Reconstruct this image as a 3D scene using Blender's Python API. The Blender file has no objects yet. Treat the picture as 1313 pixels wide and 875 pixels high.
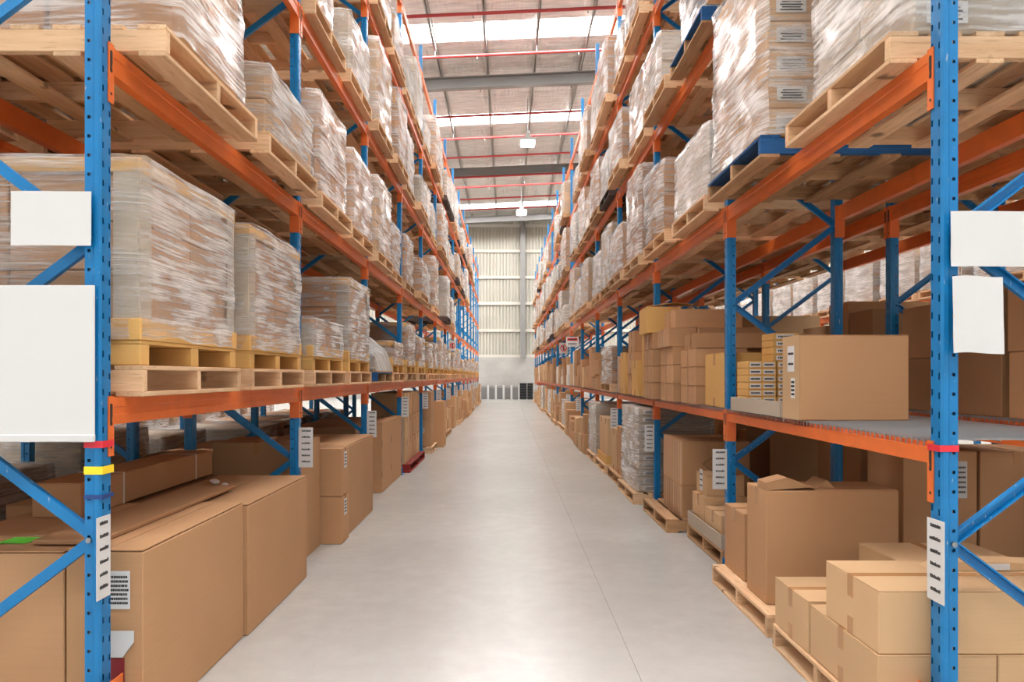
import bpy, bmesh, math, random
from mathutils import Vector, noise
# ------------------------------------------------------------------ camera, world, exposure
sc = bpy.context.scene
C = sc.collection
EYE = 1.43; FPX = 985.0
cam_d = bpy.data.cameras.new('camera'); cam = bpy.data.objects.new('camera', cam_d); C.objects.link(cam)
cam.location = (0, 0, EYE); cam.rotation_euler = (math.pi / 2, 0, 0)
cam_d.sensor_width = 36; cam_d.lens = FPX / 1313 * 36
cam_d.shift_x = (656.5 - 650) / 1313; cam_d.shift_y = (482 - 437.5) / 1313
cam_d.clip_start = 0.05; cam_d.clip_end = 300
sc.camera = cam
world = bpy.data.worlds.new('world'); sc.world = world; world.use_nodes = True
bg = world.node_tree.nodes['Background']; bg.inputs[0].default_value = (1.0, 0.99, 0.975, 1); bg.inputs[1].default_value = 0.95  # even white fill light, added; enters behind the camera, where no front wall is built
SKYLIGHT = 30.0      # daylight coming through the translucent roof sheets
LAMP = 40.0
sc.view_settings.view_transform = 'Standard'; sc.view_settings.look = 'None'
sc.view_settings.exposure = -0.12; sc.view_settings.gamma = 1.0; sc.view_settings.use_curve_mapping = False
sc.cycles.max_bounces = 8; sc.cycles.diffuse_bounces = 5; sc.cycles.glossy_bounces = 3
sc.cycles.transparent_max_bounces = 10; sc.cycles.caustics_reflective = False; sc.cycles.caustics_refractive = False
sc.cycles.sample_clamp_indirect = 6.0; sc.cycles.sample_clamp_direct = 12.0

ORD = ['first', 'second', 'third', 'fourth', 'fifth', 'sixth', 'seventh', 'eighth', 'ninth', 'tenth', 'eleventh', 'twelfth',
       'thirteenth', 'fourteenth', 'fifteenth', 'sixteenth', 'seventeenth', 'eighteenth', 'nineteenth', 'twentieth']
NUM = ['one', 'two', 'three', 'four', 'five']
R = random.Random(7)

# ------------------------------------------------------------------ materials
def lin(r, g, b):
    f = lambda c: c / 12.92 if c <= .04045 else ((c + .055) / 1.055) ** 2.4
    return (f(r / 255), f(g / 255), f(b / 255), 1)
class NT:
    def __init__(s, name):
        s.m = bpy.data.materials.new(name); s.m.use_nodes = True
        s.t = s.m.node_tree; s.p = s.t.nodes['Principled BSDF']; s.out = s.t.nodes['Material Output']
    def n(s, typ, **kw):
        nd = s.t.nodes.new(typ)
        for k, v in kw.items():
            if k in nd.inputs.keys() if isinstance(k, str) else False: nd.inputs[k].default_value = v
            else: setattr(nd, k, v)
        return nd
    def l(s, a, b): s.t.links.new(a, b)
    def noise(s, vec, scale, detail=3, rough=.5):
        nd = s.n('ShaderNodeTexNoise'); nd.inputs['Scale'].default_value = scale
        nd.inputs['Detail'].default_value = detail; nd.inputs['Roughness'].default_value = rough
        if vec is not None: s.l(vec, nd.inputs['Vector'])
        return nd.outputs['Fac']
    def map(s, vec, scale=(1, 1, 1), rot=(0, 0, 0), loc=None):
        nd = s.n('ShaderNodeMapping'); nd.inputs['Scale'].default_value = scale; nd.inputs['Rotation'].default_value = rot
        if loc is not None: s.l(loc, nd.inputs['Location'])
        s.l(vec, nd.inputs['Vector']); return nd.outputs[0]
    def ramp(s, fac, a, b, c0=(0, 0, 0, 1), c1=(1, 1, 1, 1)):
        nd = s.n('ShaderNodeValToRGB'); e = nd.color_ramp.elements
        e[0].position = a; e[1].position = b; e[0].color = c0; e[1].color = c1
        s.l(fac, nd.inputs[0]); return nd.outputs[0]
    def mix(s, fac, a, b, mode='MIX'):
        nd = s.n('ShaderNodeMix', data_type='RGBA', blend_type=mode)
        for sock, v in ((nd.inputs['Factor'], fac), (nd.inputs['A'], a), (nd.inputs['B'], b)):
            pass
        ins = [nd.inputs[0], nd.inputs[6], nd.inputs[7]]
        for sock, v in zip(ins, (fac, a, b)):
            if hasattr(v, 'links'): s.l(v, sock)
            else: sock.default_value = v
        return nd.outputs[2]
    def bump(s, h, strength=.3, dist=.01):
        nd = s.n('ShaderNodeBump'); nd.inputs['Strength'].default_value = strength; nd.inputs['Distance'].default_value = dist
        s.l(h, nd.inputs['Height']); s.l(nd.outputs[0], s.p.inputs['Normal'])
    def coord(s, k='Object'): return s.n('ShaderNodeTexCoord').outputs[k]
    def info(s): return s.n('ShaderNodeObjectInfo')
    def set(s, color=None, rough=None, metal=None, spec=None):
        if color is not None: s.p.inputs['Base Color'].default_value = color
        if rough is not None: s.p.inputs['Roughness'].default_value = rough
        if metal is not None: s.p.inputs['Metallic'].default_value = metal
        if spec is not None: s.p.inputs['Specular IOR Level'].default_value = spec
        return s

def paint(name, col, rough=.38, wear=.0):
    t = NT(name).set(col, rough)
    g = t.coord('Object')
    f = t.noise(g, 9, 4)
    c = t.mix(t.ramp(f, .3, .75), tuple(x * .86 for x in col[:3]) + (1,), col)
    if wear:
        w = t.ramp(t.noise(t.map(g, (60, 60, 14)), 1, 5, .65), .65, .72)
        c = t.mix(w, c, (.55, .56, .57, 1))
    t.l(c, t.p.inputs['Base Color']); t.bump(f, .05, .005)
    return t.m
def plain(name, col, rough=.6, metal=0, emit=None):
    t = NT(name).set(col, rough, metal)
    if emit:
        t.p.inputs['Emission Color'].default_value = col; t.p.inputs['Emission Strength'].default_value = emit
    return t.m
def wood(name, ca, cb, axis):
    t = NT(name).set(None, .75, spec=.25)
    o = t.info(); g = t.coord('Object')
    sc_ = [14, 14, 14]; sc_[axis] = 1.1
    off = t.n('ShaderNodeVectorMath', operation='SCALE'); off.inputs[0].default_value = (13.1, 7.7, 5.3)
    t.l(o.outputs['Random'], off.inputs['Scale'])
    v = t.map(g, tuple(sc_), loc=off.outputs[0])
    f = t.noise(v, 1.6, 5, .6); f2 = t.noise(v, 7, 3, .6)
    c = t.mix(t.ramp(f, .3, .72), ca, cb)
    c = t.mix(t.ramp(f2, .55, .8), c, tuple(x * .72 for x in ca[:3]) + (1,))
    k = t.noise(t.map(g, (5, 5, 5), loc=off.outputs[0]), 1, 2)
    c = t.mix(t.ramp(k, .70, .76), c, tuple(x * .35 for x in ca[:3]) + (1,))
    hv = t.n('ShaderNodeHueSaturation'); t.l(c, hv.inputs['Color'])
    mr = t.n('ShaderNodeMapRange'); t.l(o.outputs['Random'], mr.inputs[0]); mr.inputs[3].default_value = .78; mr.inputs[4].default_value = 1.12
    t.l(mr.outputs[0], hv.inputs['Value'])
    t.l(hv.outputs[0], t.p.inputs['Base Color']); t.bump(f2, .15, .004)
    return t.m
def card(name, col, var=.16):
    t = NT(name).set(None, .8, spec=.15)
    o = t.info(); g = t.coord('Object')
    f = t.noise(g, 2.2, 3); f2 = t.noise(t.map(g, (3, 3, 90)), 1, 2)
    c = t.mix(t.ramp(f, .25, .75), tuple(x * .9 for x in col[:3]) + (1,), col)
    c = t.mix(t.ramp(f2, .45, .75), c, tuple(x * .93 for x in col[:3]) + (1,))
    hv = t.n('ShaderNodeHueSaturation'); t.l(c, hv.inputs['Color'])
    mr = t.n('ShaderNodeMapRange'); t.l(o.outputs['Random'], mr.inputs[0]); mr.inputs[3].default_value = 1 - var; mr.inputs[4].default_value = 1 + var * .6
    t.l(mr.outputs[0], hv.inputs['Value']); t.l(hv.outputs[0], t.p.inputs['Base Color']); t.bump(f2, .05, .003)
    return t.m
def film_mat(name, lo, hi, col):
    t = NT(name).set(col, .16, spec=.8)
    uv = t.coord('UV'); o = t.info()
    off = t.n('ShaderNodeVectorMath', operation='SCALE'); off.inputs[0].default_value = (31.0, 17.0, 0)
    t.l(o.outputs['Random'], off.inputs['Scale'])
    n1 = t.noise(t.map(uv, (2.2, 80, 1), (0, 0, .30), off.outputs[0]), 1, 4, .65)
    n2 = t.noise(t.map(uv, (3.0, 42, 1), (0, 0, -.16), off.outputs[0]), 1, 4, .6)
    n3 = t.noise(t.map(uv, (2.2, 5.0, 1), loc=off.outputs[0]), 1.3, 3)
    a = t.n('ShaderNodeMath', operation='ADD'); t.l(n1, a.inputs[0]); t.l(n2, a.inputs[1])
    b = t.n('ShaderNodeMath', operation='ADD'); t.l(a.outputs[0], b.inputs[0]); t.l(n3, b.inputs[1])
    mr = t.n('ShaderNodeMapRange'); t.l(b.outputs[0], mr.inputs[0])
    mr.inputs[1].default_value = 1.34; mr.inputs[2].default_value = 1.68; mr.inputs[3].default_value = lo; mr.inputs[4].default_value = hi
    # the film hides more the more obliquely it is seen (Fresnel reflection, longer path through the layers)
    lw = t.n('ShaderNodeLayerWeight'); lw.inputs['Blend'].default_value = .35
    fr = t.n('ShaderNodeMapRange'); t.l(lw.outputs['Facing'], fr.inputs[0]); fr.inputs[1].default_value = 0; fr.inputs[2].default_value = .75; fr.inputs[3].default_value = .4; fr.inputs[4].default_value = 1.15
    cov = t.n('ShaderNodeMath', operation='MULTIPLY', use_clamp=True); t.l(mr.outputs[0], cov.inputs[0]); t.l(fr.outputs[0], cov.inputs[1])
    tr = t.n('ShaderNodeBsdfTransparent'); tr.inputs[0].default_value = (.97, .96, .95, 1)
    mx = t.n('ShaderNodeMixShader'); t.l(cov.outputs[0], mx.inputs[0]); t.l(tr.outputs[0], mx.inputs[1]); t.l(t.p.outputs[0], mx.inputs[2])
    t.l(mx.outputs[0], t.out.inputs['Surface'])
    t.bump(a.outputs[0], 1.0, .03)
    return t.m

M = {}
M['blue'] = paint('blue_paint', lin(4, 118, 180), .34, wear=1)
M['blue_dark'] = paint('dark_blue_paint', lin(24, 66, 132), .4)
M['orange'] = paint('orange_paint', lin(226, 112, 50), .38)
M['steel'] = plain('galvanised_steel', lin(150, 152, 154), .35, .8)
M['wire'] = plain('zinc_wire', lin(150, 150, 150), .4, .5)
for ax, nm in ((0, 'x'), (1, 'y')):
    M['pine_' + nm] = wood('pine_grain_' + nm, lin(206, 164, 124), lin(232, 197, 158), ax)
    M['oldwood_' + nm] = wood('aged_wood_grain_' + nm, lin(166, 126, 90), lin(204, 164, 122), ax)
    M['bluewood_' + nm] = wood('blue_painted_wood_' + nm, lin(28, 72, 120), lin(44, 98, 152), ax)
    M['darkwood_' + nm] = wood('dark_wood_grain_' + nm, lin(62, 52, 50), lin(92, 76, 70), ax)
    M['redwood_' + nm] = wood('red_painted_wood_' + nm, lin(120, 36, 30), lin(160, 52, 42), ax)
M['card'] = card('brown_cardboard', lin(190, 147, 108))
M['card_pale'] = card('pale_cardboard', lin(204, 168, 128))
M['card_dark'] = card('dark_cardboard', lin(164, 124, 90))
M['card_yellow'] = card('yellow_cardboard', lin(216, 170, 104), .08)
M['card_grey'] = card('grey_cardboard', lin(190, 176, 158))
M['white_card'] = card('white_cardboard', lin(222, 214, 202), .08)
M['tape'] = plain('packing_tape', lin(178, 132, 88), .25)
M['film'] = film_mat('stretch_film', .16, .95, (.92, .90, .88, 1))
M['film_clear'] = film_mat('clear_stretch_film', .2, .86, (.92, .89, .86, 1))
M['film_white'] = film_mat('white_plastic_sheet', .45, 1.0, (.93, .92, .90, 1))
M['paper'] = plain('white_paper', lin(206, 206, 205), .55)
M['ink'] = plain('black_ink', lin(40, 38, 38), .6)
M['red'] = plain('red_tape', lin(214, 44, 58), .45)
M['redpaint'] = plain('sprinkler_red', lin(176, 58, 58), .4)
M['yellow'] = plain('yellow_tape', lin(244, 214, 40), .45)
M['navy'] = plain('navy_tape', lin(26, 60, 120), .45)
M['green'] = plain('green_sticker', lin(90, 200, 60), .5)
M['maroon'] = plain('maroon_board', lin(130, 36, 40), .6)
M['grey'] = plain('grey_steel_paint', lin(128, 126, 124), .5)
M['girt'] = plain('girt_paint', lin(196, 192, 182), .5)
M['palegrey'] = plain('pale_steel_paint', lin(176, 172, 168), .5)
M['black'] = plain('black_plastic', lin(44, 44, 46), .5)
M['strap'] = plain('white_strap', lin(220, 214, 204), .4)
M['lamp'] = plain('lamp_glow', (1, .97, .9, 1), .5, 0, LAMP)
M['skylight'] = plain('translucent_sheet', (1, .995, .985, 1), .5, 0, SKYLIGHT)

def concrete():
    t = NT('polished_concrete'); g = t.coord('Object')
    a = t.noise(t.map(g, (1, .55, 1)), .9, 5, .6); b = t.noise(g, 6, 6, .65); s_ = t.noise(t.map(g, (70, 5, 1), (0, 0, .5)), 1, 3, .6); m_ = t.noise(g, 3.2, 7, .72)
    c = t.mix(t.ramp(a, .3, .72), lin(176, 174, 170), lin(196, 194, 190))
    c = t.mix(t.ramp(b, .30, .95), c, lin(172, 170, 166))
    c = t.mix(t.ramp(m_, .15, .9, (0, 0, 0, 1), (.4, .4, .4, 1)), c, lin(158, 154, 148))
    c = t.mix(t.ramp(s_, .66, .80, (0, 0, 0, 1), (.35, .35, .35, 1)), c, lin(138, 134, 128))
    t.l(c, t.p.inputs['Base Color'])
    r = t.n('ShaderNodeMapRange'); t.l(m_, r.inputs[0]); r.inputs[1].default_value = .15; r.inputs[2].default_value = .85; r.inputs[3].default_value = .21; r.inputs[4].default_value = .29
    t.l(r.outputs[0], t.p.inputs['Roughness']); t.p.inputs['Specular IOR Level'].default_value = .5
    t.bump(b, .03, .01); return t.m
M['floor'] = concrete()
def foil():
    t = NT('silver_foil_insulation').set(lin(200, 196, 194), .3, .35); g = t.coord('Object')
    a = t.noise(t.map(g, (1.2, 7, 1)), 1.3, 4); b = t.noise(t.map(g, (9, 1.5, 1)), 1, 3)
    t.l(t.mix(t.ramp(a, .3, .7), lin(200, 195, 193), lin(236, 232, 229)), t.p.inputs['Base Color'])
    m = t.n('ShaderNodeMath', operation='ADD'); t.l(a, m.inputs[0]); t.l(b, m.inputs[1]); t.bump(m.outputs[0], .8, .06); return t.m
M['foil'] = foil()
def wallpaint(name, c0, c1):
    t = NT(name).set(None, .55); g = t.coord('Object'); a = t.noise(g, 1.5, 4)
    t.l(t.mix(t.ramp(a, .3, .7), c0, c1), t.p.inputs['Base Color']); return t.m
M['sheet'] = wallpaint('cream_wall_sheet', lin(172, 168, 156), lin(182, 178, 166))
M['precast'] = wallpaint('precast_concrete', lin(160, 157, 152), lin(174, 171, 166))

# ------------------------------------------------------------------ mesh helpers
def mesh(name, v, f, mat, uv=None, smooth=False):
    me = bpy.data.meshes.new(name); me.from_pydata(v, [], f); me.materials.append(M[mat] if isinstance(mat, str) else mat)
    if uv:
        ly = me.uv_layers.new(name='UVMap'); k = 0
        for poly in f:
            for vi in poly: ly.data[k].uv = uv[vi]; k += 1
    if smooth: me.polygons.foreach_set('use_smooth', [True] * len(f))
    me.update(); return me
def obj(name, me, parent=None, loc=(0, 0, 0), rot=None):
    o = bpy.data.objects.new(name, me); C.objects.link(o); o.location = loc
    if rot: o.rotation_euler = rot
    if parent: o.parent = parent
    return o
def tag(o, label, cat, group=None):
    o['label'] = label; o['category'] = cat
    if group: o['group'] = group
    return o
def empty(name, loc, label, cat, group=None, rz=0):
    o = obj(name, None, None, loc); o.rotation_euler = (0, 0, rz); o.empty_display_size = .1
    return tag(o, label, cat, group)
def struct(name, me, loc=(0, 0, 0), rot=None, parent=None):
    o = obj(name, me, parent, loc, rot)
    if not parent: o['kind'] = 'structure'
    return o
class MB:
    def __init__(s): s.v = []; s.f = []
    def box(s, x0, x1, y0, y1, z0, z1):
        b = len(s.v)
        s.v += [(x, y, z) for z in (z0, z1) for x, y in ((x0, y0), (x1, y0), (x1, y1), (x0, y1))]
        s.f += [tuple(b + i for i in q) for q in ((3, 2, 1, 0), (4, 5, 6, 7), (0, 1, 5, 4), (1, 2, 6, 5), (2, 3, 7, 6), (3, 0, 4, 7))]
        return s
    def quad(s, *p):
        b = len(s.v); s.v += list(p); s.f.append(tuple(range(b, b + len(p)))); return s
    def bar(s, a, b, w, t, up=(0, 1, 0)):
        a = Vector(a); b = Vector(b); d = (b - a).normalized(); u = Vector(up); n = d.cross(u).normalized(); k = len(s.v)
        u = n.cross(d)
        for p in (a, b):
            for i, j in ((-1, -1), (1, -1), (1, 1), (-1, 1)): s.v.append(tuple(p + n * (i * w / 2) + u * (j * t / 2)))
        s.f += [tuple(k + i for i in q) for q in ((3, 2, 1, 0), (4, 5, 6, 7), (0, 1, 5, 4), (1, 2, 6, 5), (2, 3, 7, 6), (3, 0, 4, 7))]
        return s
    def prism(s, prof, y0, y1, axis='y'):
        n = len(prof); b = len(s.v)
        for y in (y0, y1):
            for p in prof: s.v.append((p[0], y, p[1]) if axis == 'y' else ((y, p[0], p[1]) if axis == 'x' else (p[0], p[1], y)))
        s.f += [(b + i, b + (i + 1) % n, b + n + (i + 1) % n, b + n + i) for i in range(n)]
        s.f += [tuple(b + i for i in range(n))[::-1], tuple(b + n + i for i in range(n))]
        return s
    def tube(s, a, b, r, n=8):
        a = Vector(a); b = Vector(b); d = (b - a).normalized(); u = d.orthogonal().normalized(); w = d.cross(u); k = len(s.v)
        for p in (a, b):
            for i in range(n): s.v.append(tuple(p + u * r * math.cos(i * 2 * math.pi / n) + w * r * math.sin(i * 2 * math.pi / n)))
        s.f += [(k + i, k + (i + 1) % n, k + n + (i + 1) % n, k + n + i) for i in range(n)]
        s.f += [tuple(k + i for i in range(n))[::-1], tuple(k + n + i for i in range(n))]
        return s
    def me(s, name, mat, smooth=False): return mesh(name, s.v, s.f, mat, smooth=smooth)
_cache = {}
def cbox(sx, sy, sz, mat, bev=.003):
    """chamfered box, origin at its base centre; shared between alike pieces"""
    key = (round(sx, 3), round(sy, 3), round(sz, 3), mat, bev)
    if key in _cache: return _cache[key]
    bev = min(bev, sx * .3, sy * .3, sz * .3)
    hx, hy, hz = sx / 2, sy / 2, sz / 2
    bm = bmesh.new(); vs = {}
    for i in (-1, 1):
        for j in (-1, 1):
            for k in (-1, 1):
                vs[i, j, k, 0] = bm.verts.new((i * hx, j * (hy - bev), k * (hz - bev) + hz))
                vs[i, j, k, 1] = bm.verts.new((i * (hx - bev), j * hy, k * (hz - bev) + hz))
                vs[i, j, k, 2] = bm.verts.new((i * (hx - bev), j * (hy - bev), k * hz + hz))
    S = (-1, 1)
    for i in S:
        bm.faces.new([vs[i, a, b, 0] for a, b in ((-1, -1), (1, -1), (1, 1), (-1, 1))])
        bm.faces.new([vs[a, i, b, 1] for a, b in ((-1, -1), (1, -1), (1, 1), (-1, 1))])
        bm.faces.new([vs[a, b, i, 2] for a, b in ((-1, -1), (1, -1), (1, 1), (-1, 1))])
        for j in S:
            bm.faces.new([vs[i, j, -1, 0], vs[i, j, -1, 1], vs[i, j, 1, 1], vs[i, j, 1, 0]])
            bm.faces.new([vs[i, -1, j, 0], vs[i, -1, j, 2], vs[i, 1, j, 2], vs[i, 1, j, 0]])
            bm.faces.new([vs[-1, i, j, 1], vs[-1, i, j, 2], vs[1, i, j, 2], vs[1, i, j, 1]])
            for k in S: bm.faces.new([vs[i, j, k, q] for q in range(3)])
    bmesh.ops.recalc_face_normals(bm, faces=bm.faces)
    me = bpy.data.meshes.new('box'); bm.to_mesh(me); bm.free(); me.materials.append(M[mat]); _cache[key] = me
    return me
def part(name, parent, x0, x1, y0, y1, z0, z1, mat, bev=.002):
    return obj(name, cbox(x1 - x0, y1 - y0, z1 - z0, mat, bev), parent, ((x0 + x1) / 2, (y0 + y1) / 2, z0))

# ------------------------------------------------------------------ building shell
SLOPE = .045; ROOF0 = 11.05; XW = 15.0; YB = 47.0; YF = -9.0
roofz = lambda x: ROOF0 + SLOPE * x
def floor():
    f = struct('floor', MB().box(-XW, XW, YF, YB, -.2, -.02).me('floor', 'precast'))
    xs = [-XW, -5.9, .63, 7.1, XW]; ys = [YF, 0, 13.2, 26.4, 39.6, YB]
    for i in range(4):
        for j in range(5):
            g = .0008
            obj('slab', MB().box(xs[i] + g, xs[i + 1] - g, ys[j] + g, ys[j + 1] - g, -.02, 0).me('slab', 'floor'), f)
floor()
def corrug(x0, x1, y, z0, z1, pitch=.3, d=.035):
    v = []; f = []; x = x0; pts = []
    while x < x1:
        pts += [(x, y), (x + pitch * .6, y), (x + pitch * .7, y + d), (x + pitch * .9, y + d)]; x += pitch
    for p in pts:
        zt = min(z1, roofz(p[0]) + .05)
        v += [(p[0], p[1], z0), (p[0], p[1], zt)]
    n = len(pts)
    f = [(2 * i, 2 * i + 2, 2 * i + 3, 2 * i + 1) for i in range(n - 1)]
    return v, f
v, f = corrug(-XW, XW, YB, 2.55, 12.5, .2, .05)
wb = struct('wall_back', mesh('wall_back', v, f, 'sheet'))
lowers = [-XW, -9, -3, 2.2, 8, XW]
for i in range(5):
    obj('precast_panel', MB().box(lowers[i] + .006, lowers[i + 1] - .006, YB - .09, YB + .1, 0, 2.56).me('precast_panel', 'precast'), wb)
for k, z in enumerate((2.62, 4.2, 5.85, 7.45, 9.05, 10.6)):
    obj('girt', MB().box(-XW, XW, YB - .07, YB - .002, z - .09, z + .09).box(-XW, XW, YB - .085, YB - .07, z - .09, z - .05).me('girt', 'girt'), wb)
obj('column', MB().box(.82, 1.12, YB - .42, YB - .39, 2.5, 11.2).box(.82, 1.12, YB - .24, YB - .21, 2.5, 11.2).box(.955, .985, YB - .39, YB - .24, 2.5, 11.2).me('column', 'grey'), wb)
for nm, x in (('wall_left', -XW), ('wall_right', XW)):
    vs, fs = [], []
    y = YF; pts = []
    while y < YB: pts += [(x, y), (x, y + .18), (x + (.035 if x > 0 else -.035), y + .21), (x + (.035 if x > 0 else -.035), y + .27)]; y += .3
    for p in pts: vs += [(p[0], p[1], 0), (p[0], p[1], 12.2)]
    fs = [(2 * i, 2 * i + 2, 2 * i + 3, 2 * i + 1) for i in range(len(pts) - 1)]
    struct(nm, mesh(nm, vs, fs, 'sheet'))
# roof: foil-backed sheets split by translucent strips that run across the aisle
SKY = [(-8.4 + 7.3 * k, -7.25 + 7.3 * k) for k in range(8)]
ceil_o = struct('ceiling', None)
def slopebox(y0, y1, z0, z1, x0=-XW, x1=XW):
    m = MB(); m.v = [(x, y, roofz(x) + dz) for dz in (z0, z1) for x, y in ((x0, y0), (x1, y0), (x1, y1), (x0, y1))]
    m.f = [(3, 2, 1, 0), (4, 5, 6, 7), (0, 1, 5, 4), (1, 2, 6, 5), (2, 3, 7, 6), (3, 0, 4, 7)]
    return m
prev = YF
for k, (a, b) in enumerate(SKY):
    if a > prev: obj('roof_panel', slopebox(prev, a, 0, .06).me('roof_panel', 'foil'), ceil_o)
    s = struct('window_%d' % (k + 1), slopebox(a, b, .03, .05).me('skylight', 'skylight')); prev = b
obj('roof_panel', slopebox(prev, YB + .3, 0, .06).me('roof_panel', 'foil'), ceil_o)
for i in range(-10, 10):
    x = .85 + 1.45 * i
    if abs(x) > XW: continue
    z = roofz(x)
    obj('purlin', MB().box(x - .012, x + .012, YF, YB, z - .2, z - .005).box(x - .05, x + .012, YF, YB, z - .2, z - .185).box(x - .012, x + .05, YF, YB, z - .02, z - .005).me('purlin', 'palegrey'), ceil_o)
for y in (-7.4, 3.1, 13.6, 24.1, 34.6, 45.1):
    m = slopebox(y - .12, y + .12, -.56, -.535); 
    for q in (slopebox(y - .12, y + .12, -.225, -.2), slopebox(y - .012, y + .012, -.535, -.225)):
        b = len(m.v); m.v += q.v; m.f += [tuple(b + i for i in t) for t in q.f]
    rf = obj('rafter', m.me('rafter', 'grey'), ceil_o)
    for x in (-2.6, 2.9):
        obj('fly_brace', MB().bar((x, y, roofz(x) - .54), (x - .0, y - .5, roofz(x) - .15), .04, .03, (1, 0, 0)).bar((x, y, roofz(x) - .54), (x, y + .5, roofz(x) - .15), .04, .03, (1, 0, 0)).me('fly_brace', 'grey'), rf)
k = 0
for i in range(20):
    y = 1.7 + 2.53 * i - 2.53 * 3 + .02
    if y > 44 or y < -5: continue
    z = lambda x: roofz(x) - .42 - (.18 if any(abs(y - r) < .3 for r in (3.1, 13.6, 24.1, 34.6)) else 0)
    o = obj('sprinkler_pipe', None, None, (0, y, 0)); o.empty_display_size = .1
    obj('pipe', MB().tube((-XW + .2, 0, z(-XW)), (XW - .2, 0, z(XW)), .042, 10).me('pipe', 'redpaint', True), o)
    for j in range(-3, 4):
        x = .85 + 2.9 * j
        obj('hanger', MB().box(x - .008, x + .008, -.008, .008, z(x), roofz(x) - .19).me('hanger', 'steel'), o)
        x += 1.2
        obj('sprinkler_head', MB().tube((x, 0, z(x) - .1), (x, 0, z(x)), .014, 6).tube((x, 0, z(x) - .105), (x, 0, z(x) - .1), .03, 8).me('sprinkler_head', 'steel'), o)
    tag(o, 'red sprinkler pipe across the roof, %s from the camera' % ORD[k], 'pipe', 'red sprinkler pipes under the roof'); k += 1
for k, y in enumerate((3.8, 15.2, 26.6, 38.0)):
    x = .72; zb = 9.5; zr = roofz(x) - .05
    o = empty('high_bay_lamp', (x, y, zb), 'square glowing high bay lamp above the aisle, %s from the camera' % ORD[k], 'lamp', 'high bay lamps over the aisle')
    part('diffuser', o, -.24, .24, -.24, .24, -.1, .03, 'lamp', .03); part('housing', o, -.26, .26, -.26, .26, .03, .12, 'palegrey', .01)
    part('ballast_box', o, -.1, .1, -.14, .14, .12, .32, 'palegrey', .01)
    obj('suspension_rod', MB().tube((0, 0, .32), (0, 0, zr - zb), .012, 8).me('suspension_rod', 'steel'), o)

# ------------------------------------------------------------------ racking
BAY = 2.74; WEB = .08; FL = .063; DEPTH = .84; TOP = 7.4
def post_mesh():
    """C section: slotted web towards the aisle (x=0 plane), punched flanges running back to x=FL"""
    m = MB(); ch = .008; y0, y1 = -WEB / 2, WEB / 2
    ys = [y0 + ch, -.028, -.018, .018, .028, y1 - ch]
    for a, b in ((0, 1), (2, 3), (4, 5)):
        m.quad((0, ys[a], 0), (0, ys[b], 0), (0, ys[b], TOP), (0, ys[a], TOP))
    P = .072
    for c in (1, 3):
        a, b = ys[c], ys[c + 1]; z = 0; k = 0; sh = 0 if c == 1 else .012
        z = 0
        while z < TOP:
            z2 = min(z + P - .024 + (sh if z == 0 else 0), TOP)
            m.quad((0, a, z), (0, b, z), (0, b, z2), (0, a, z2)); z = z2 + .024
    for sgn in (-1, 1):
        yf = sgn * WEB / 2; yi = sgn * (WEB / 2 - .005)
        m.quad((0, sgn * (WEB / 2 - ch), 0), (ch, yf, 0), (ch, yf, TOP), (0, sgn * (WEB / 2 - ch), TOP))
        m.quad((ch, yf, 0), (.026, yf, 0), (.026, yf, TOP), (ch, yf, TOP))
        m.quad((.026, yf, 0), (.031, yi, 0), (.031, yi, TOP), (.026, yf, TOP))
        m.quad((.031, yi, 0), (.041, yi, 0), (.041, yi, TOP), (.031, yi, TOP))
        z = 0
        while z < TOP:
            z2 = min(z + (.06 if z or sgn < 0 else .024), TOP); m.quad((.041, yi, z), (.053, yi, z), (.053, yi, z2), (.041, yi, z2)); z = z2 + .012
        m.quad((.053, yi, 0), (FL, yi, 0), (FL, yi, TOP), (.053, yi, TOP))
        m.quad((FL, yi, 0), (FL, yi - sgn * .0335, 0), (FL, yi - sgn * .0335, TOP), (FL, yi, TOP))
    return m.me('post', 'blue')
POST = post_mesh()
FOOT = MB().box(-.03, .1, -.065, .065, 0, .008).box(-.012, FL, -.048, -.042, .008, .09).box(-.012, FL, .042, .048, .008, .09).me('foot_plate', 'blue')
def brace_me(za, zb):
    # tube with a lipped groove, runs between the two posts of a frame
    m = MB(); a = Vector((FL - .02, 0, za)); b = Vector((DEPTH - FL + .02, 0, zb))
    m.bar(a, b, .04, .006); off = (b - a).normalized().cross(Vector((0, 1, 0)))
    for s in (-1, 1):
        o = off * (.018 * s) + Vector((0, -.011, 0)); m.bar(a + o, b + o, .006, .022)
    return m.me('brace', 'blue')
NODES = [.24 + .57 * i for i in range(13)]
BR = [(brace_me(NODES[i + 1], NODES[i]) if i % 2 == 0 else brace_me(NODES[i], NODES[i + 1])) for i in range(12)]
BOLT = MB().tube((.045, -.046, 0), (.045, -.036, 0), .011, 6).me('bolt', 'steel')
def frame(xf, sgn, yc, label, group, near=False):
    o = empty('upright_frame', (xf, yc, 0), label, 'rack frame', group)
    if sgn < 0: o.rotation_euler = (0, 0, math.pi)
    # local x runs from the aisle to the back
    obj('post', POST, o); obj('post', POST, o, (DEPTH, 0, 0), (0, 0, math.pi))
    obj('foot_plate', FOOT, o); obj('foot_plate', FOOT, o, (DEPTH, 0, 0), (0, 0, math.pi))
    for b in BR: obj('brace', b, o)
    if near:
        for i in range(1, 13, 2):
            obj('bolt', BOLT, o, (0, 0 if sgn > 0 else .082, NODES[i]))
    return o
CLR = BAY - WEB
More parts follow.
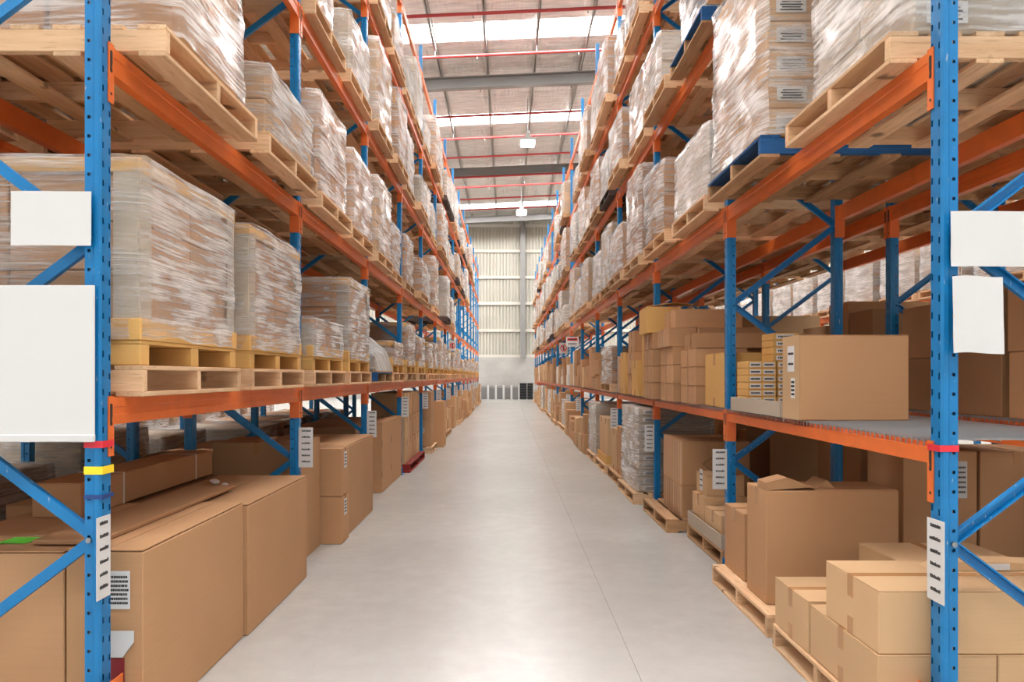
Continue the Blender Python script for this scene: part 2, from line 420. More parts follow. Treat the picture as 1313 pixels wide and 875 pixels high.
def beam_me(h):
    # box beam with a stepped top, local y along the bay from 0 to CLR, local x 0 (aisle side) to .045
    prof = [(0, 0), (.045, 0), (.045, h), (.022, h), (.022, h - .022), (0, h - .022)] if h < .09 else [(0, 0), (.045, 0), (.045, h), (0, h), (0, h * .66), (.004, h * .63), (.004, h * .37), (0, h * .34)]
    return MB().prism(prof, 0.004, CLR - .004).me('beam_bar', 'orange')
BEAM = {.08: beam_me(.08), .105: beam_me(.105)}
def conn_me(h, s):
    # end connector: side plate against the post, front plate lapped over the web; s=+1 reaches towards -y (near end)
    m = MB(); lo = -(.225 - h)
    y = (0, .005) if s > 0 else (-.005, 0)
    m.box(-.004, .062, y[0], y[1], lo, h + .006)
    w = (-.034, .005) if s > 0 else (-.005, .034)
    m.box(-.006, -.001, w[0], w[1], lo, h + .006)
    return m.me('end_connector', 'orange')
def hook_me(h, s):
    y = -.017 * s; zc = h - .07; P = []
    for i in range(9): t = math.pi * i / 8; P.append((y + .008 * math.cos(t), zc + .04 + .008 * math.sin(t)))
    for i in range(9): t = math.pi + math.pi * i / 8; P.append((y + .008 * math.cos(t), zc - .03 + .008 * math.sin(t)))
    P += [(y + .004, zc - .015), (y + .008, zc - .0)]
    return MB().prism(P, -.0075, -.0058, 'x').me('locking_slot', 'ink')
def hook2_me(h, s):
    lo = -(.225 - h); y = -.017 * s
    return MB().tube((-.0075, y, lo + .035), (-.0058, y, lo + .035), .006, 8).me('rivet_hole', 'ink')
CONN = {(h, s): conn_me(h, s) for h in BEAM for s in (1, -1)}
HOOK = {(h, s): hook_me(h, s) for h in BEAM for s in (1, -1)}
HOOK2 = {(h, s): hook2_me(h, s) for h in BEAM for s in (1, -1)}
def beam(xf, sgn, ya, zb, h, label, group, near=False, conns=True):
    """front edge at xf; ya = start of the clear bay"""
    o = empty('pallet_beam', (xf, ya, zb), label, 'rack beam', group); o['kind'] = 'thing'
    if sgn < 0: o.scale = (-1, 1, 1)
    obj('beam_bar', BEAM[h], o)
    if conns:
        for s, y in ((1, .0015), (-1, CLR - .0015)):
            ec = obj('end_connector', CONN[h, s], o, (0, y, 0))
            if near: obj('locking_slot', HOOK[h, s], ec); obj('rivet_hole', HOOK2[h, s], ec)
    return o
LV = {'L': [1.24, 2.60, 4.06, 5.46, 6.80], 'R': [1.10, 2.55, 3.97, 5.33, 6.72]}
BH = {'L': [.105] * 5, 'R': [.08] + [.105] * 4}
topz = lambda s, k: LV[s][k] + BH[s][k]
LVN = ['first', 'second', 'third', 'fourth', 'fifth']
def rack(side, xf, yfirst, nb, name, grp, levels, b0=0, rear_to=99):
    sgn = -1 if side == 'L' else 1
    for i in range(b0, b0 + nb + 1):
        frame(xf, sgn, yfirst + BAY * i, 'blue upright frame of the %s, %s from the camera' % (name, ORD[i]), 'blue frames of the ' + name, i == 0)
    for i in range(b0, b0 + nb):
        ya = yfirst + BAY * i + WEB / 2
        for k in levels:
            zb, h = LV[side][k], BH[side][k]
            cn = not (i in (6, 7) and k == 0)
            beam(xf, sgn, ya, zb, h, 'orange front beam of the %s, level %s, %s bay' % (name, NUM[k], ORD[i]), 'front beams of the ' + name, i < 3, cn)
            if i < rear_to:
                beam(xf + sgn * DEPTH, -sgn, ya, zb, h, 'orange back beam of the %s, level %s, %s bay' % (name, NUM[k], ORD[i]), 'back beams of the ' + name)
XL, XR = -1.528, 1.596
YL, YR = 2.93, 2.86
NL, NR = 14, 15
rack('L', XL, YL, NL, 'left rack', 0, range(5), rear_to=9)
rack('R', XR, YR, NR, 'right rack', 0, range(5), rear_to=9)
rack('L', XL - DEPTH - .36, YL, 4, 'rack behind the left rack', 0, range(3), rear_to=0)
rack('R', XR + DEPTH + .34, YR, 5, 'rack behind the right rack', 0, range(3), rear_to=2)
rack('R', 6.75, YR, 6, 'rack across the next aisle', 0, range(3), b0=2, rear_to=0)

rack('L', -6.75, YL, 6, 'rack across the left aisle', 0, range(2), b0=1, rear_to=0)

# ------------------------------------------------------------------ pallets
_pal = {}
def pallet(x0, y0, z0, label, kind='pine', w=1.13, d=1.13, near=True, group='timber pallets on the racks', h=.125, name='timber_pallet'):
    """x0,y0 = lowest corner; bearers run across (x), boards along y"""
    x1, y1 = x0 + w, y0 + d; tb = .019
    if not near:
        key = (round(w, 3), round(d, 3), kind)
        if key not in _pal:
            m = MB()
            for yy in (0, d / 2 - .02, d - .04): m.box(-w / 2, w / 2, yy - d / 2, yy - d / 2 + .04, tb, h - tb)
            for i in range(6): m.box(-w / 2 + i * (w - .13) / 5, -w / 2 + i * (w - .13) / 5 + .13, -d / 2, d / 2, h - tb, h)
            for i in range(4): m.box(-w / 2 + i * (w - .11) / 3, -w / 2 + i * (w - .11) / 3 + .11, -d / 2, d / 2, 0, tb)
            _pal[key] = m.me('pallet', kind + '_y')
        o = obj(name, _pal[key], None, (x0 + w / 2, y0 + d / 2, z0)); return tag(o, label, 'pallet', group)
    o = empty(name, (x0 + w / 2, y0 + d / 2, z0), label, 'pallet', group)
    for yy in (0, d / 2 - .02, d - .04): part('bearer', o, -w / 2, w / 2, yy - d / 2, yy - d / 2 + .04, tb, h - tb, ('oldwood' if kind == 'bluewood' and yy > 0 else kind) + '_x')
    top = 'oldwood' if kind in ('blue', 'bluewood') else kind
    for i in range(7):
        x = -w / 2 + i * (w - .115) / 6; part('top_board', o, x, x + .115, -d / 2, d / 2, h - tb, h, (kind if i == (0 if x0 > 0 else 6) else top) + '_y')
    for i in range(4):
        x = -w / 2 + i * (w - .11) / 3; part('bottom_board', o, x, x + .11, -d / 2, d / 2, 0, tb, (kind if i in (0, 3) and kind != 'bluewood' else top) + '_y')
    return o

# ------------------------------------------------------------------ film-wrapped loads
def film_mesh(w, d, h, seed, near, drop=0.0, mat='film', lump=.012, flare=0.0):
    n = 16 if near else 7; rows = 14 if near else 6; r = .03
    per = []
    def side(ax, ay, bx, by):
        for i in range(n): per.append((ax + (bx - ax) * i / n, ay + (by - ay) * i / n))
    a, b = w / 2 + .006, d / 2 + .006
    for s in ((-a + r, -b, a - r, -b), (a, -b + r, a, b - r), (a - r, b, -a + r, b), (-a, b - r, -a, -b + r)): side(*s)
    np_ = len(per); v = []; uv = []; fs = []; L = 0; us = []
    for i, p in enumerate(per):
        us.append(L); q = per[(i + 1) % np_]; L += math.dist(p, q)
    for j in range(rows + 1):
        t = j / rows; z = -drop + (h + drop + .006) * t
        for i, p in enumerate(per + [per[0]]):
            ii = i % np_
            e = noise.noise(Vector((p[0] * 5 + seed * 3.1, p[1] * 5, z * 9))) * lump + abs(noise.noise(Vector((p[0] * 2.1, p[1] * 2.1 + seed, z * 3)))) * lump * 1.3
            rag = abs(noise.noise(Vector((us[ii] * 4, seed * 1.7, 0)))) * .05 * min(1, h) + .002 if j == 0 else 0
            k = 1 + (lump + e) / max(w, d) * 2 + flare * (1 - t) ** 3
            v.append((p[0] * k, p[1] * k, z + rag)); uv.append(((us[i] if i < np_ else L) + seed * 1.3, z + seed))
    N = np_ + 1
    for j in range(rows):
        for i in range(np_): fs.append((j * N + i, j * N + i + 1, (j + 1) * N + i + 1, (j + 1) * N + i))
    # film folded over the top edge
    for tt in (.96, .75):
        b0 = len(v)
        for i in range(N):
            p = v[rows * N + i]; v.append((p[0] * tt, p[1] * tt, h + .012 + .006 * noise.noise(Vector((p[0] * 8, p[1] * 8, seed)))))
            uv.append((uv[rows * N + i][0], uv[rows * N + i][1] + (1 - tt) * .6))
        pr = rows * N if tt == .96 else b0 - N
        for i in range(np_): fs.append((pr + i, pr + i + 1, b0 + i + 1, b0 + i))
    return mesh('film', v, fs, mat, uv, True)
_film = {}
def add_film(o, w, d, h, seed, near, mat='film', **kw):
    if near: return obj('film', film_mesh(w, d, h, seed, True, mat=mat, **kw), o)
    k = (seed % 5, mat)
    if k not in _film: _film[k] = film_mesh(1, 1, 1, k[0], False, mat=mat, lump=.015)
    f = obj('film', _film[k], o); f.scale = (w, d, h); return f
def load(x0, x1, y0, y1, z0, h, label, seed, near=True, nz=4, nx=2, ny=2, mat='card', film='film', stickers=0, group='film-wrapped carton loads', lump=.012, lean=0, flare=0.0, face=-1):
    w, d = x1 - x0, y1 - y0; rr = random.Random(seed)
    o = empty('wrapped_load', ((x0 + x1) / 2, (y0 + y1) / 2, z0), label, 'wrapped load', group)
    if not near: nx = ny = 1
    cw, cd, chh = w / nx, d / ny, h / nz
    for k in range(nz):
        for i in range(nx):
            for j in range(ny):
                jx = rr.uniform(-.006, .006) if near else 0
                c = obj('carton', cbox(cw - .008, cd - .008, chh - .004, mat, .006), o, (-w / 2 + (i + .5) * cw + jx, -d / 2 + (j + .5) * cd + jx, k * chh + .001))
                if stickers and j == 0 and near:
                    sw = min(.17, cw * .35)
                    sx = (cw * .22 if face > 0 else -cw * .05)
                    obj('label', cbox(sw, .003, chh * .5, 'paper', .0005), c, (-cw / 2 + .06 + sw / 2, -cd / 2 - .0005, chh * .25))
                    for q in range(4):
                        obj('print_line', cbox(sw * (.75 - .12 * (q % 2)), .002, chh * .05, 'ink', .0003), c, (-cw / 2 + .06 + sw / 2, -cd / 2 - .0022, chh * (.32 + .09 * q)))
    if film: add_film(o, w, d, h, seed, near, film, **({'lump': lump, 'flare': flare} if near else {}))
    return o

# ------------------------------------------------------------------ cartons
def carton(x0, x1, y0, y1, z0, z1, label, mat='card', near=True, tape='y', group=None, rz=0, flaps=True, name='carton', lid=False):
    w, d, h = x1 - x0, y1 - y0, z1 - z0
    o = obj(name, cbox(w, d, h - (.010 if lid else (.004 if near and flaps else 0)), mat, .004), None, ((x0 + x1) / 2, (y0 + y1) / 2, z0), (0, 0, rz) if rz else None)
    tag(o, label, 'carton', group)
    if lid:
        part('lid_core', o, -w / 2 + .012, w / 2 - .012, -d / 2 + .012, d / 2 - .012, h - .010, h - .005, 'card_dark', .001)
        for s in (-1, 1): part('flap', o, min(s * .003, s * (w / 2 - .002)), max(s * .003, s * (w / 2 - .002)), -d / 2 + .002, d / 2 - .002, h - .005, h, mat, .001)
    elif near and flaps:
        hh = h - .004
        if tape == 'y':
            for s in (-1, 1): part('flap', o, min(s * .003, s * w / 2), max(s * .003, s * w / 2), -d / 2, d / 2, hh, h, mat, .001)
        else:
            for s in (-1, 1): part('flap', o, -w / 2, w / 2, min(s * .003, s * d / 2), max(s * .003, s * d / 2), hh, h, mat, .001)
    if tape == 'y' and near:
        obj('tape', MB().box(-.025, .025, -d / 2 - .001, d / 2 + .001, h, h + .001).box(-.025, .025, -d / 2 - .0012, -d / 2, h - .09, h + .001).box(-.025, .025, d / 2, d / 2 + .0012, h - .09, h + .001).me('tape', 'tape'), o)
    elif tape == 'x' and near:
        obj('tape', MB().box(-w / 2 - .001, w / 2 + .001, -.025, .025, h, h + .001).box(-w / 2 - .0012, -w / 2, -.025, .025, h - .09, h + .001).box(w / 2, w / 2 + .0012, -.025, .025, h - .09, h + .001).box(-w / 2 - .0012, -w / 2, -.025, .025, 0, .07).me('tape', 'tape'), o)
    return o
def sticker(par, loc, w, h, face='y', lines=4, name='label', bars=True):
    """paper label on a camera-facing (y) or aisle-facing (x-, x+) side, loc = local centre"""
    t = .0015
    if face == 'y': o = obj(name, cbox(w, t, h, 'paper', .0004), par, (loc[0], loc[1], loc[2] - h / 2))
    else: o = obj(name, cbox(t, w, h, 'paper', .0004), par, (loc[0], loc[1], loc[2] - h / 2))
    m = MB(); rr = random.Random(int(w * 1e4 + h * 1e5))
    sgn = -1 if face in ('y', 'x-') else 1
    for i in range(lines):
        z = h * (.9 - .8 * (i + .5) / lines); hh = min(h * .22 / lines, .006); u = -w * .4
        while u < w * .38:
            du = rr.uniform(.02, .09) * w
            if face == 'y': m.box(u, u + du * .75, -t / 2 - .0006, -t / 2 + .0002, z - hh, z + hh)
            else: m.box(min(sgn * t / 2, sgn * (t / 2 + .0006)), max(sgn * t / 2, sgn * (t / 2 + .0006)), u, u + du * .75, z - hh, z + hh)
            u += du
    if lines: obj('print', m.me('print', 'ink'), o)
    return o

# ------------------------------------------------------------------ pallets and loads on the beams
def hw(h): return 'low' if h < .5 else ('waist-high' if h < .85 else 'tall')
GAPL = {'L': -1.46, 'R': 1.46}
def rackload(side, k, bay, slot, name='%s rack', xf=None, h=None, kind='pine', mat='card', film='film', nz=None, st=0, ins=(.03, .03, .03, .03), nx=2, ny=2, near=None, what='film-wrapped load', lump=.014, flare=0, grp=''):
    y0 = (YL if side == 'L' else YR) + WEB / 2 + BAY * bay + (.1 if slot == 0 else 1.42) + R.uniform(-.02, .02)
    z0 = topz(side, k) + (.012 if side == 'R' and k == 0 and bay < 6 and name == '%s rack' else .0015)
    if xf is None: xf = GAPL[side] + R.uniform(-.04, .06)
    x0 = xf - 1.13 if side == 'L' else xf
    if near is None: near = y0 < 9.6
    sd = {'L': 'left', 'R': 'right'}[side]; nm = name % sd if '%s' in name else name
    pos = '%s, level %s, %s bay, %s half' % (nm, NUM[k], ORD[bay], ('near', 'far')[slot])
    kw = {'pine': 'pine', 'oldwood': 'weathered', 'bluewood': 'blue painted', 'darkwood': 'dark stained', 'redwood': 'red painted'}[kind]
    pallet(x0, y0, z0, '%s pallet on %s' % (kw, pos), kind, near=near, group='timber pallets on the ' + nm)
    if not h: return
    seed = int(R.random() * 1e5)
    zt = z0 + .126
    a, b, c, d = ins
    lx0, lx1 = (x0 + b, x0 + 1.13 - a) if side == 'L' else (x0 + a, x0 + 1.13 - b)
    load(lx0, lx1, y0 + c, y0 + 1.13 - d, zt, h, '%s %s on %s' % (hw(h), what, pos), seed, near, nz or max(2, round(h / .27)), nx, ny, mat, film, st, 'film-wrapped loads on the ' + nm, lump, 0, flare)
OV = {
 ('L', 1, 0, 0): dict(xf=-1.36, h=1.16, ins=(.05, .03, .16, .16), nz=4, flare=.05, lump=.02),
 ('L', 1, 0, 1): dict(xf=-1.36, h=.40, nz=2, mat='card_pale', nx=1),
 ('L', 1, 1, 0): dict(xf=-1.40, h=.78, nz=3, ins=(.05, .05, .04, .04)),
 ('L', 1, 1, 1): dict(xf=-1.43, h=.72, nz=2, ins=(.02, .1, .03, .03)),
 ('L', 1, 2, 0): dict(xf=-1.43, h=.84, nz=5, mat='card_pale'),
 ('L', 1, 2, 1): dict(h=.62),
 ('L', 1, 3, 0): dict(h=.70), ('L', 1, 3, 1): dict(h=.55),
 ('L', 2, 1, 0): dict(xf=-1.45, h=.95, ins=(.03, .1, .04, .45)),
 ('L', 2, 1, 1): dict(xf=-1.45, h=.56, mat='card_grey', nz=2, what='film-wrapped grey load'),
 ('L', 2, 2, 0): dict(xf=-1.43, h=.93, nz=4, mat='card_pale'),
 ('L', 2, 2, 1): dict(h=.86),
 ('L', 3, 2, 0): dict(h=.7), ('L', 3, 2, 1): dict(h=.5),
 ('R', 1, 0, 0): dict(xf=1.50, h=1.05, nz=6, st=1, ins=(.10, .1, .03, .18), mat='card_grey', nx=2),
 ('R', 1, 0, 1): dict(xf=1.42, h=1.16, kind='bluewood', nz=7, st=1, ins=(.05, .3, .05, .05), nx=1, mat='card_pale', lump=.02),
 ('R', 1, 1, 0): dict(xf=1.47, h=.55, nz=1, ins=(.03, .62, .03, .03), mat='white_card', nx=1, ny=1),
 ('R', 1, 1, 1): dict(xf=1.45, h=.70, nz=3, ins=(.03, .3, .2, .1), lump=.025),
 ('R', 1, 2, 0): dict(xf=1.45, h=1.02, nz=3, mat='card_dark', film='film_clear', ins=(.05, .3, .1, .1)),
 ('R', 1, 2, 1): dict(h=.62, lump=.03),
 ('R', 2, 1, 0): dict(xf=1.46, h=.42, kind='bluewood', mat='black', nz=2, ins=(.05, .1, .1, .3), what='film-wrapped black load'),
 ('R', 2, 1, 1): dict(xf=1.45, h=.55, nz=2, mat='card_grey', ins=(.03, .1, .35, .05)),
 ('R', 2, 2, 0): dict(h=.72, nz=2), ('R', 2, 2, 1): dict(h=.66),
 ('R', 3, 2, 0): dict(h=.6), ('R', 3, 2, 1): dict(h=.55),
 ('R', 3, 3, 0): dict(h=.85, nz=2),
}
for side in 'LR':
    for k in (1, 2, 3):
        for bay in range(NL if side == 'L' else NR):
            if k == 3 and bay == 0: continue
            if side == 'L' and ((k == 1 and bay > 6) or (k == 2 and bay > 9) or (k == 3 and bay > 11)): continue
            for slot in (0, 1):
                o = OV.get((side, k, bay, slot))
                if o is None:
                    if R.random() < .07: continue
                    o = dict(h=R.choice((.45, .6, .7, .8, .9, .95, 1.0)), kind=R.choice(('pine', 'pine', 'oldwood', 'oldwood', 'darkwood')),
                             mat=R.choice(('card', 'card', 'card_pale', 'card_grey', 'white_card')), film=R.choice(('film', 'film', 'film_white', 'film_clear')))
                rackload(side, k, bay, slot, **o)
# racks standing behind and across
for bay in range(4):
    for slot in (0, 1):
        o = dict(xf=-2.66, h=R.choice((.7, .9, 1.0)), near=False, mat=R.choice(('card', 'card_dark')), name='rack behind the left rack')
        rackload('L', 1, bay, slot, **o)
        rackload('L', 0, bay, slot, **dict(o, h=R.choice((.7, .85))))
for bay in range(5):
    for slot in (0, 1):
        rackload('R', 1, bay, slot, xf=2.66, h=R.choice((.6, .8, 1.0)), near=False, name='rack behind the right rack', kind=R.choice(('pine', 'oldwood')))
for bay in range(2, 8):
    for slot in (0, 1):
        rackload('R', 1, bay, slot, xf=6.62, h=R.choice((.75, .85, .9)), near=False, name='rack across the next aisle', mat='card_pale', film='film_white')
        rackload('R', 0, bay, slot, xf=6.62, h=R.choice((.6, .8, .9)), near=False, name='rack across the next aisle', film='film_clear')

for bay in range(1, 7):
    for slot in (0, 1):
        rackload('L', 0, bay, slot, xf=-6.62, h=R.choice((.75, .85, .95)), near=False, name='rack across the left aisle', film='film_clear', kind='oldwood')
        ya = YL + WEB / 2 + BAY * bay + (.1 if slot == 0 else 1.42)
        load(-7.7, -6.65, ya, ya + 1.1, .002, R.uniform(.85, 1.1), 'wrapped load on the floor across the left aisle, %s bay, %s half' % (ORD[bay], ('near', 'far')[slot]), 70 + bay * 2 + slot, False, 3, 1, 1, R.choice(('card_dark', 'card')), 'film_clear', group='wrapped loads across the left aisle')
# ------------------------------------------------------------------ left rack, first level: capped loads on double pallets
def capload(bay, slot, h, hc=.0, near=True, xf=-1.455, stick=False, capt=True):
    y0 = YL + WEB / 2 + BAY * bay + (.1 if slot == 0 else 1.42); z0 = topz('L', 0) + .0015; x0 = xf - 1.13
    pos = 'left rack, level one, %s bay, %s half' % (ORD[bay], ('near', 'far')[slot])
    pallet(x0, y0, z0, 'fresh pine pallet on ' + pos, 'pine', near=near, group='timber pallets on the left rack')
    z1 = z0 + .126; o = empty('capped_load', (x0 + .565, y0 + .565, z1), '%s yellow-capped wrapped load on %s' % (hw(h), pos), 'wrapped load', 'capped loads on the left rack')
    w = 1.09; a = w / 2
    for yy in (-a, -.04, a - .08): part('skid', o, -a, a, yy, yy + .08, 0, .085, 'card_yellow', .003)
    part('skid_deck', o, -a, a, -a, a, .086, .10, 'card_yellow', .002)
    part('base_tray', o, -a - .004, a + .004, -a - .004, a + .004, .101, .19, 'card_yellow', .004)
    zc = .191
    nz = max(2, round((h - .25) / .2)) if near else 2
    hb = (h - .191 - (.06 if capt else 0)) / nz; n = 2 if near else 1
    for k in range(nz):
        for i in range(n):
            for j in range(n):
                cs = 2 * (a - .02) / n
                c = obj('carton', cbox(cs - .006, cs - .006, hb - .003, 'card', .005), o, (-a + .02 + (i + .5) * cs, -a + .02 + (j + .5) * cs, zc + k * hb))
                if j == 0 and near and stick and i == n - 1:
                    for q in (.3, .75): obj('sticker', cbox(.05, .002, .028, 'paper', .0004), c, (cs / 2 - .19, -cs / 2 + .0015, hb * q))
    if near:
        for sx in (-1, 1):
            for sy in (-1, 1):
                p = MB(); xx = sx * (a - .012); yy = sy * (a - .012)
                p.box(min(xx, xx - sx * .1), max(xx, xx - sx * .1), min(yy, yy + sy * .006), max(yy, yy + sy * .006), zc, h - .05)
                p.box(min(xx, xx + sx * .006), max(xx, xx + sx * .006), min(yy, yy - sy * .1), max(yy, yy - sy * .1), zc, h - .05)
                obj('corner_board', p.me('corner_board', 'card_grey'), o)
    if capt: part('top_cap', o, -a + .004, a - .004, -a + .004, a - .004, h - .06, h, 'card_yellow', .004)
    f = obj('film', film_mesh(w - .01, w - .01, h - .1, bay * 7 + slot * 3 + 1, near, mat='film_clear' if near and bay == 0 else 'film', lump=.012), o); f.location = (0, 0, .1)
    return o
capload(0, 0, .84, stick=True); capload(0, 1, .83); capload(1, 0, .40, capt=False); capload(1, 1, .87, stick=True)
def tarpload(bay, slot, h, label):
    y0 = YL + WEB / 2 + BAY * bay + (.1 if slot == 0 else 1.42); z0 = topz('L', 0) + .0015; x0 = -1.44 - 1.13
    pallet(x0, y0, z0, 'blue pallet under the %s' % label, 'bluewood', near=True, group='timber pallets on the left rack')
    o = empty('sheeted_load', (x0 + .565, y0 + .565, z0 + .126), label, 'sheeted load')
    n = 30; v = []; fs = []; uv = []; rr = 11 + slot
    hs = lambda x, y: h * (.35 + .65 * max(math.exp(-((x + .1) ** 2 / .12 + (y + .25) ** 2 / .05)), .75 * math.exp(-((x - .15) ** 2 / .1 + (y - .25) ** 2 / .04))))
    for i in range(n + 1):
        for j in range(n + 1):
            u, w = i / n * 2 - 1, j / n * 2 - 1; x, y = u * .6, w * .6; e = max(abs(u), abs(w))
            z = hs(x, y) + .03 * noise.noise(Vector((x * 9, y * 9, rr))) + .02 * abs(noise.noise(Vector((x * 22, y * 5, rr))))
            if e > .86: z = z * (1 - (e - .86) / .14 * .95); x *= 1 - (e - .86) * .35; y *= 1 - (e - .86) * .35
            v.append((x, y, max(z, .005))); uv.append((x * 1.3, y * 1.3 + z))
    for i in range(n):
        for j in range(n): k = i * (n + 1) + j; fs.append((k, k + n + 1, k + n + 2, k + 1))
    obj('plastic_sheet', mesh('plastic_sheet', v, fs, 'film_white', uv, True), o)
    part('machine_block', o, -.3, .2, -.4, -.05, 0, h * .6, 'navy', .02); part('machine_block', o, -.1, .35, .08, .4, 0, h * .5, 'grey', .02)
tarpload(2, 0, .60, 'drooping white plastic sheet over parts, left rack first level, third bay'); 
capload(2, 1, .40, near=False)
for bay in range(3, NL):
    for slot in (0, 1): capload(bay, slot, R.uniform(.55, .8) if bay < 8 else R.uniform(.4, .75), near=False, xf=-1.455 + R.uniform(-.03, .03))

# ------------------------------------------------------------------ left floor
g = 'cartons on the floor under the left rack'
A = carton(-1.745, -1.44, 3.04, 4.20, .002, .74, 'big long brown carton at the front of the left floor row, beside the post', group=g, tape=None, lid=True)
B = carton(-2.42, -1.752, 3.04, 4.20, .002, .735, 'wide brown carton left of the front post, under the diagonal braces', group=g, tape=None, lid=True)
Cc = carton(-2.04, -1.42, 4.215, 5.45, .002, .723, 'second large brown carton along the left floor, in front of second post', group=g, tape=None, lid=True)
carton(-2.75, -2.05, 4.215, 5.45, .002, .72, 'brown carton hidden behind the second large carton on the left floor', 'card_dark', group=g)
D = carton(-2.32, -2.08, 3.75, 5.43, .737, .905, 'long flat carton with two white straps lying on the left floor cartons', group=g, tape=None)
for y in (-.42, .55):
    obj('strap', MB().box(-.122, .122, y - .008, y + .008, .168, .1695).box(.12, .1215, y - .008, y + .008, 0, .1695).me('strap', 'strap'), D)
carton(-1.93, -1.66, 3.12, 4.7, .742, .762, 'flattened carton sheet lying on top of the big left cartons', 'card_dark', flaps=False, tape=None, name='flattened_carton', group=g)
sticker(A, (.06, -.583, .58), .085, .15, 'y', 7)
o = obj('paper_sheet', MB().prism([(-.05, 0), (.035, 0), (.08, .06), (.08, .105), (-.05, .105)], -.588, -.586).me('paper_sheet', 'paper'), A, (.04, 0, .315))
obj('backing_board', cbox(.12, .004, .30, 'maroon', .001), A, (.02, -.583, .01))
sticker(B, (.05, -.3, .737), .1, .001, 'y', 0, name='green_sticker')
obj('green_tag', MB().box(-.02, .1, -.45, -.33, .7355, .7365).me('green_tag', 'green'), B)
for (x, y, zz, sc_) in ((-1.9, 5.0, .723, 1), (-1.80, 4.9, .723, .7)):
    m = MB(); 
    bm = bmesh.new(); bmesh.ops.create_icosphere(bm, subdivisions=2, radius=.03 * sc_)
    for q in bm.verts: q.co *= 1 + .5 * noise.noise(q.co * 40)
    for q in bm.verts: q.co.z = q.co.z * .6 + .017 * sc_
    me = bpy.data.meshes.new('crumpled_paper'); bm.to_mesh(me); bm.free(); me.materials.append(M['paper'])
    tag(obj('crumpled_paper', me, None, (x, y, zz)), '%s crumpled white scrap on top of the second left floor carton' % ('larger' if sc_ == 1 else 'smaller'), 'paper scrap')
carton(-2.24, -1.57, 5.85, 6.45, .002, .92, 'wide brown carton right behind the second left post', 'card', group=g)
for k in range(2):
    c = carton(-1.80, -1.396, 6.5, 6.78, .002 + .406 * k, .404 + .406 * k, '%s of two stacked cartons past the second left post' % ('lower', 'upper')[k], group=g, tape='x')
    sticker(c, (.203, .0, .3), .1, .14, 'x+', 4)
carton(-2.3, -1.42, 6.80, 8.14, .002, .81, 'long carton with flat board lid before the third left post', group=g, tape=None, lid=True)
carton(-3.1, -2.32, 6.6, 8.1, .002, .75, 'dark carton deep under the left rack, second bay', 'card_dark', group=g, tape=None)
c = carton(-1.66, -1.52, 9.36, 11.06, .002, .858, 'flat tall carton standing on edge past third left post', group=g, tape=None)
for y in (-.85, -.1, .85):
    for zz in (.18, .55): obj('hand_slot', cbox(.002, .02, .09, 'ink', .0005), c, (.0705, y, zz))
carton(-2.5, -1.7, 8.6, 11.0, .002, .84, 'long dark carton behind the flat tall carton on the left', 'card_dark', group=g, tape=None)
pallet(-2.55, 11.28, 0, 'red painted pallet on the left floor in the fourth bay', 'redwood', d=2.0, near=True, group='floor pallets left')
for j in range(4):
    for k in range(3):
        carton(-2.0, -1.50 - .01 * (j % 2), 11.3 + j * .49, 11.3 + j * .49 + .47, .127 + .35 * k, .127 + .35 * k + .345, 'brown carton on the red pallet, %s layer, %s from camera' % (('bottom', 'middle', 'top')[k], ORD[j]), R.choice(('card', 'card_pale')), True, 'x', 'cartons on the red pallet')
pallet(-2.5, 14.05, 0, 'pine pallet on the left floor past the fifth post', 'pine', d=1.0, near=True, group='floor pallets left')
for k in range(2):
    c = carton(-1.95, -1.40, 14.1, 14.8, .127 + .51 * k, .127 + .51 * k + .505, '%s of two big stacked cartons past the fifth left post' % ('lower', 'upper')[k], group=g)
    if k == 0: sticker(c, (.1, -.352, .3), .12, .09, 'y', 3)
carton(-1.45, -1.26, 15.3, 15.9, .002, .92, 'narrow tall carton standing out into the aisle on the left', group=g, tape=None)

def colrow(side, y0, y1, z0, hmax, where, xf, near=False, mats=('card', 'card', 'card_pale'), grp=None, wmax=.8, hmin=.4):
    y = y0; c = 0
    while y < y1 - .3:
        d = min(R.uniform(.38, .62), y1 - y); tot = R.uniform(hmin, hmax); n = R.choice((1, 2, 2, 3)) if tot > .55 else R.choice((1, 2)); hb = tot / n; w = R.uniform(.45, wmax)
        mt = R.choice(mats)
        for k in range(n):
            j = R.uniform(-.03, .02)
            xa, xb = (xf + j, xf + j + w) if side == 'R' else (xf - j - w, xf - j)
            carton(xa, xb, y, y + d - .015, z0 + k * hb + .001, z0 + (k + 1) * hb - .001, 'carton on %s, %s row, %s up' % (where, ORD[c], ORD[k]), mt, near, 'x' if near else None, grp or 'cartons on the ' + where)
        y += d + R.uniform(.01, .05); c += 1
def floorbay(side, bay, ya, yb, xf):
    sd = 'left' if side == 'L' else 'right'
    x0 = xf - 1.13 if side == 'L' else xf
    for s in (0, 1):
        y0 = ya + .06 + s * 1.32; y1 = min(y0 + 1.2, yb)
        if y1 - y0 < .5: continue
        r = R.random(); nm = '%s floor, %s bay, %s half' % (sd, ORD[bay], ('near', 'far')[s])
        zb = 0
        if r < .75:
            pallet(x0, y0, 0, 'timber pallet on the ' + nm, R.choice(('pine', 'oldwood')), d=y1 - y0, near=False, group='floor pallets ' + sd); zb = .126
        if r < .22:
            load(x0 + .05, x0 + 1.08, y0 + .03, y1 - .03, zb + .001, R.uniform(.6, .9), 'film-wrapped stack on the ' + nm, int(R.random() * 1e4), False, 4, 1, 1, R.choice(('card_grey', 'card')), 'film_clear', group='wrapped stacks on the floor')
        else:
            colrow(side, y0 + .02, y1, zb + .002, .9, nm, xf + (.04 if side == 'R' else -.04), wmax=.9)
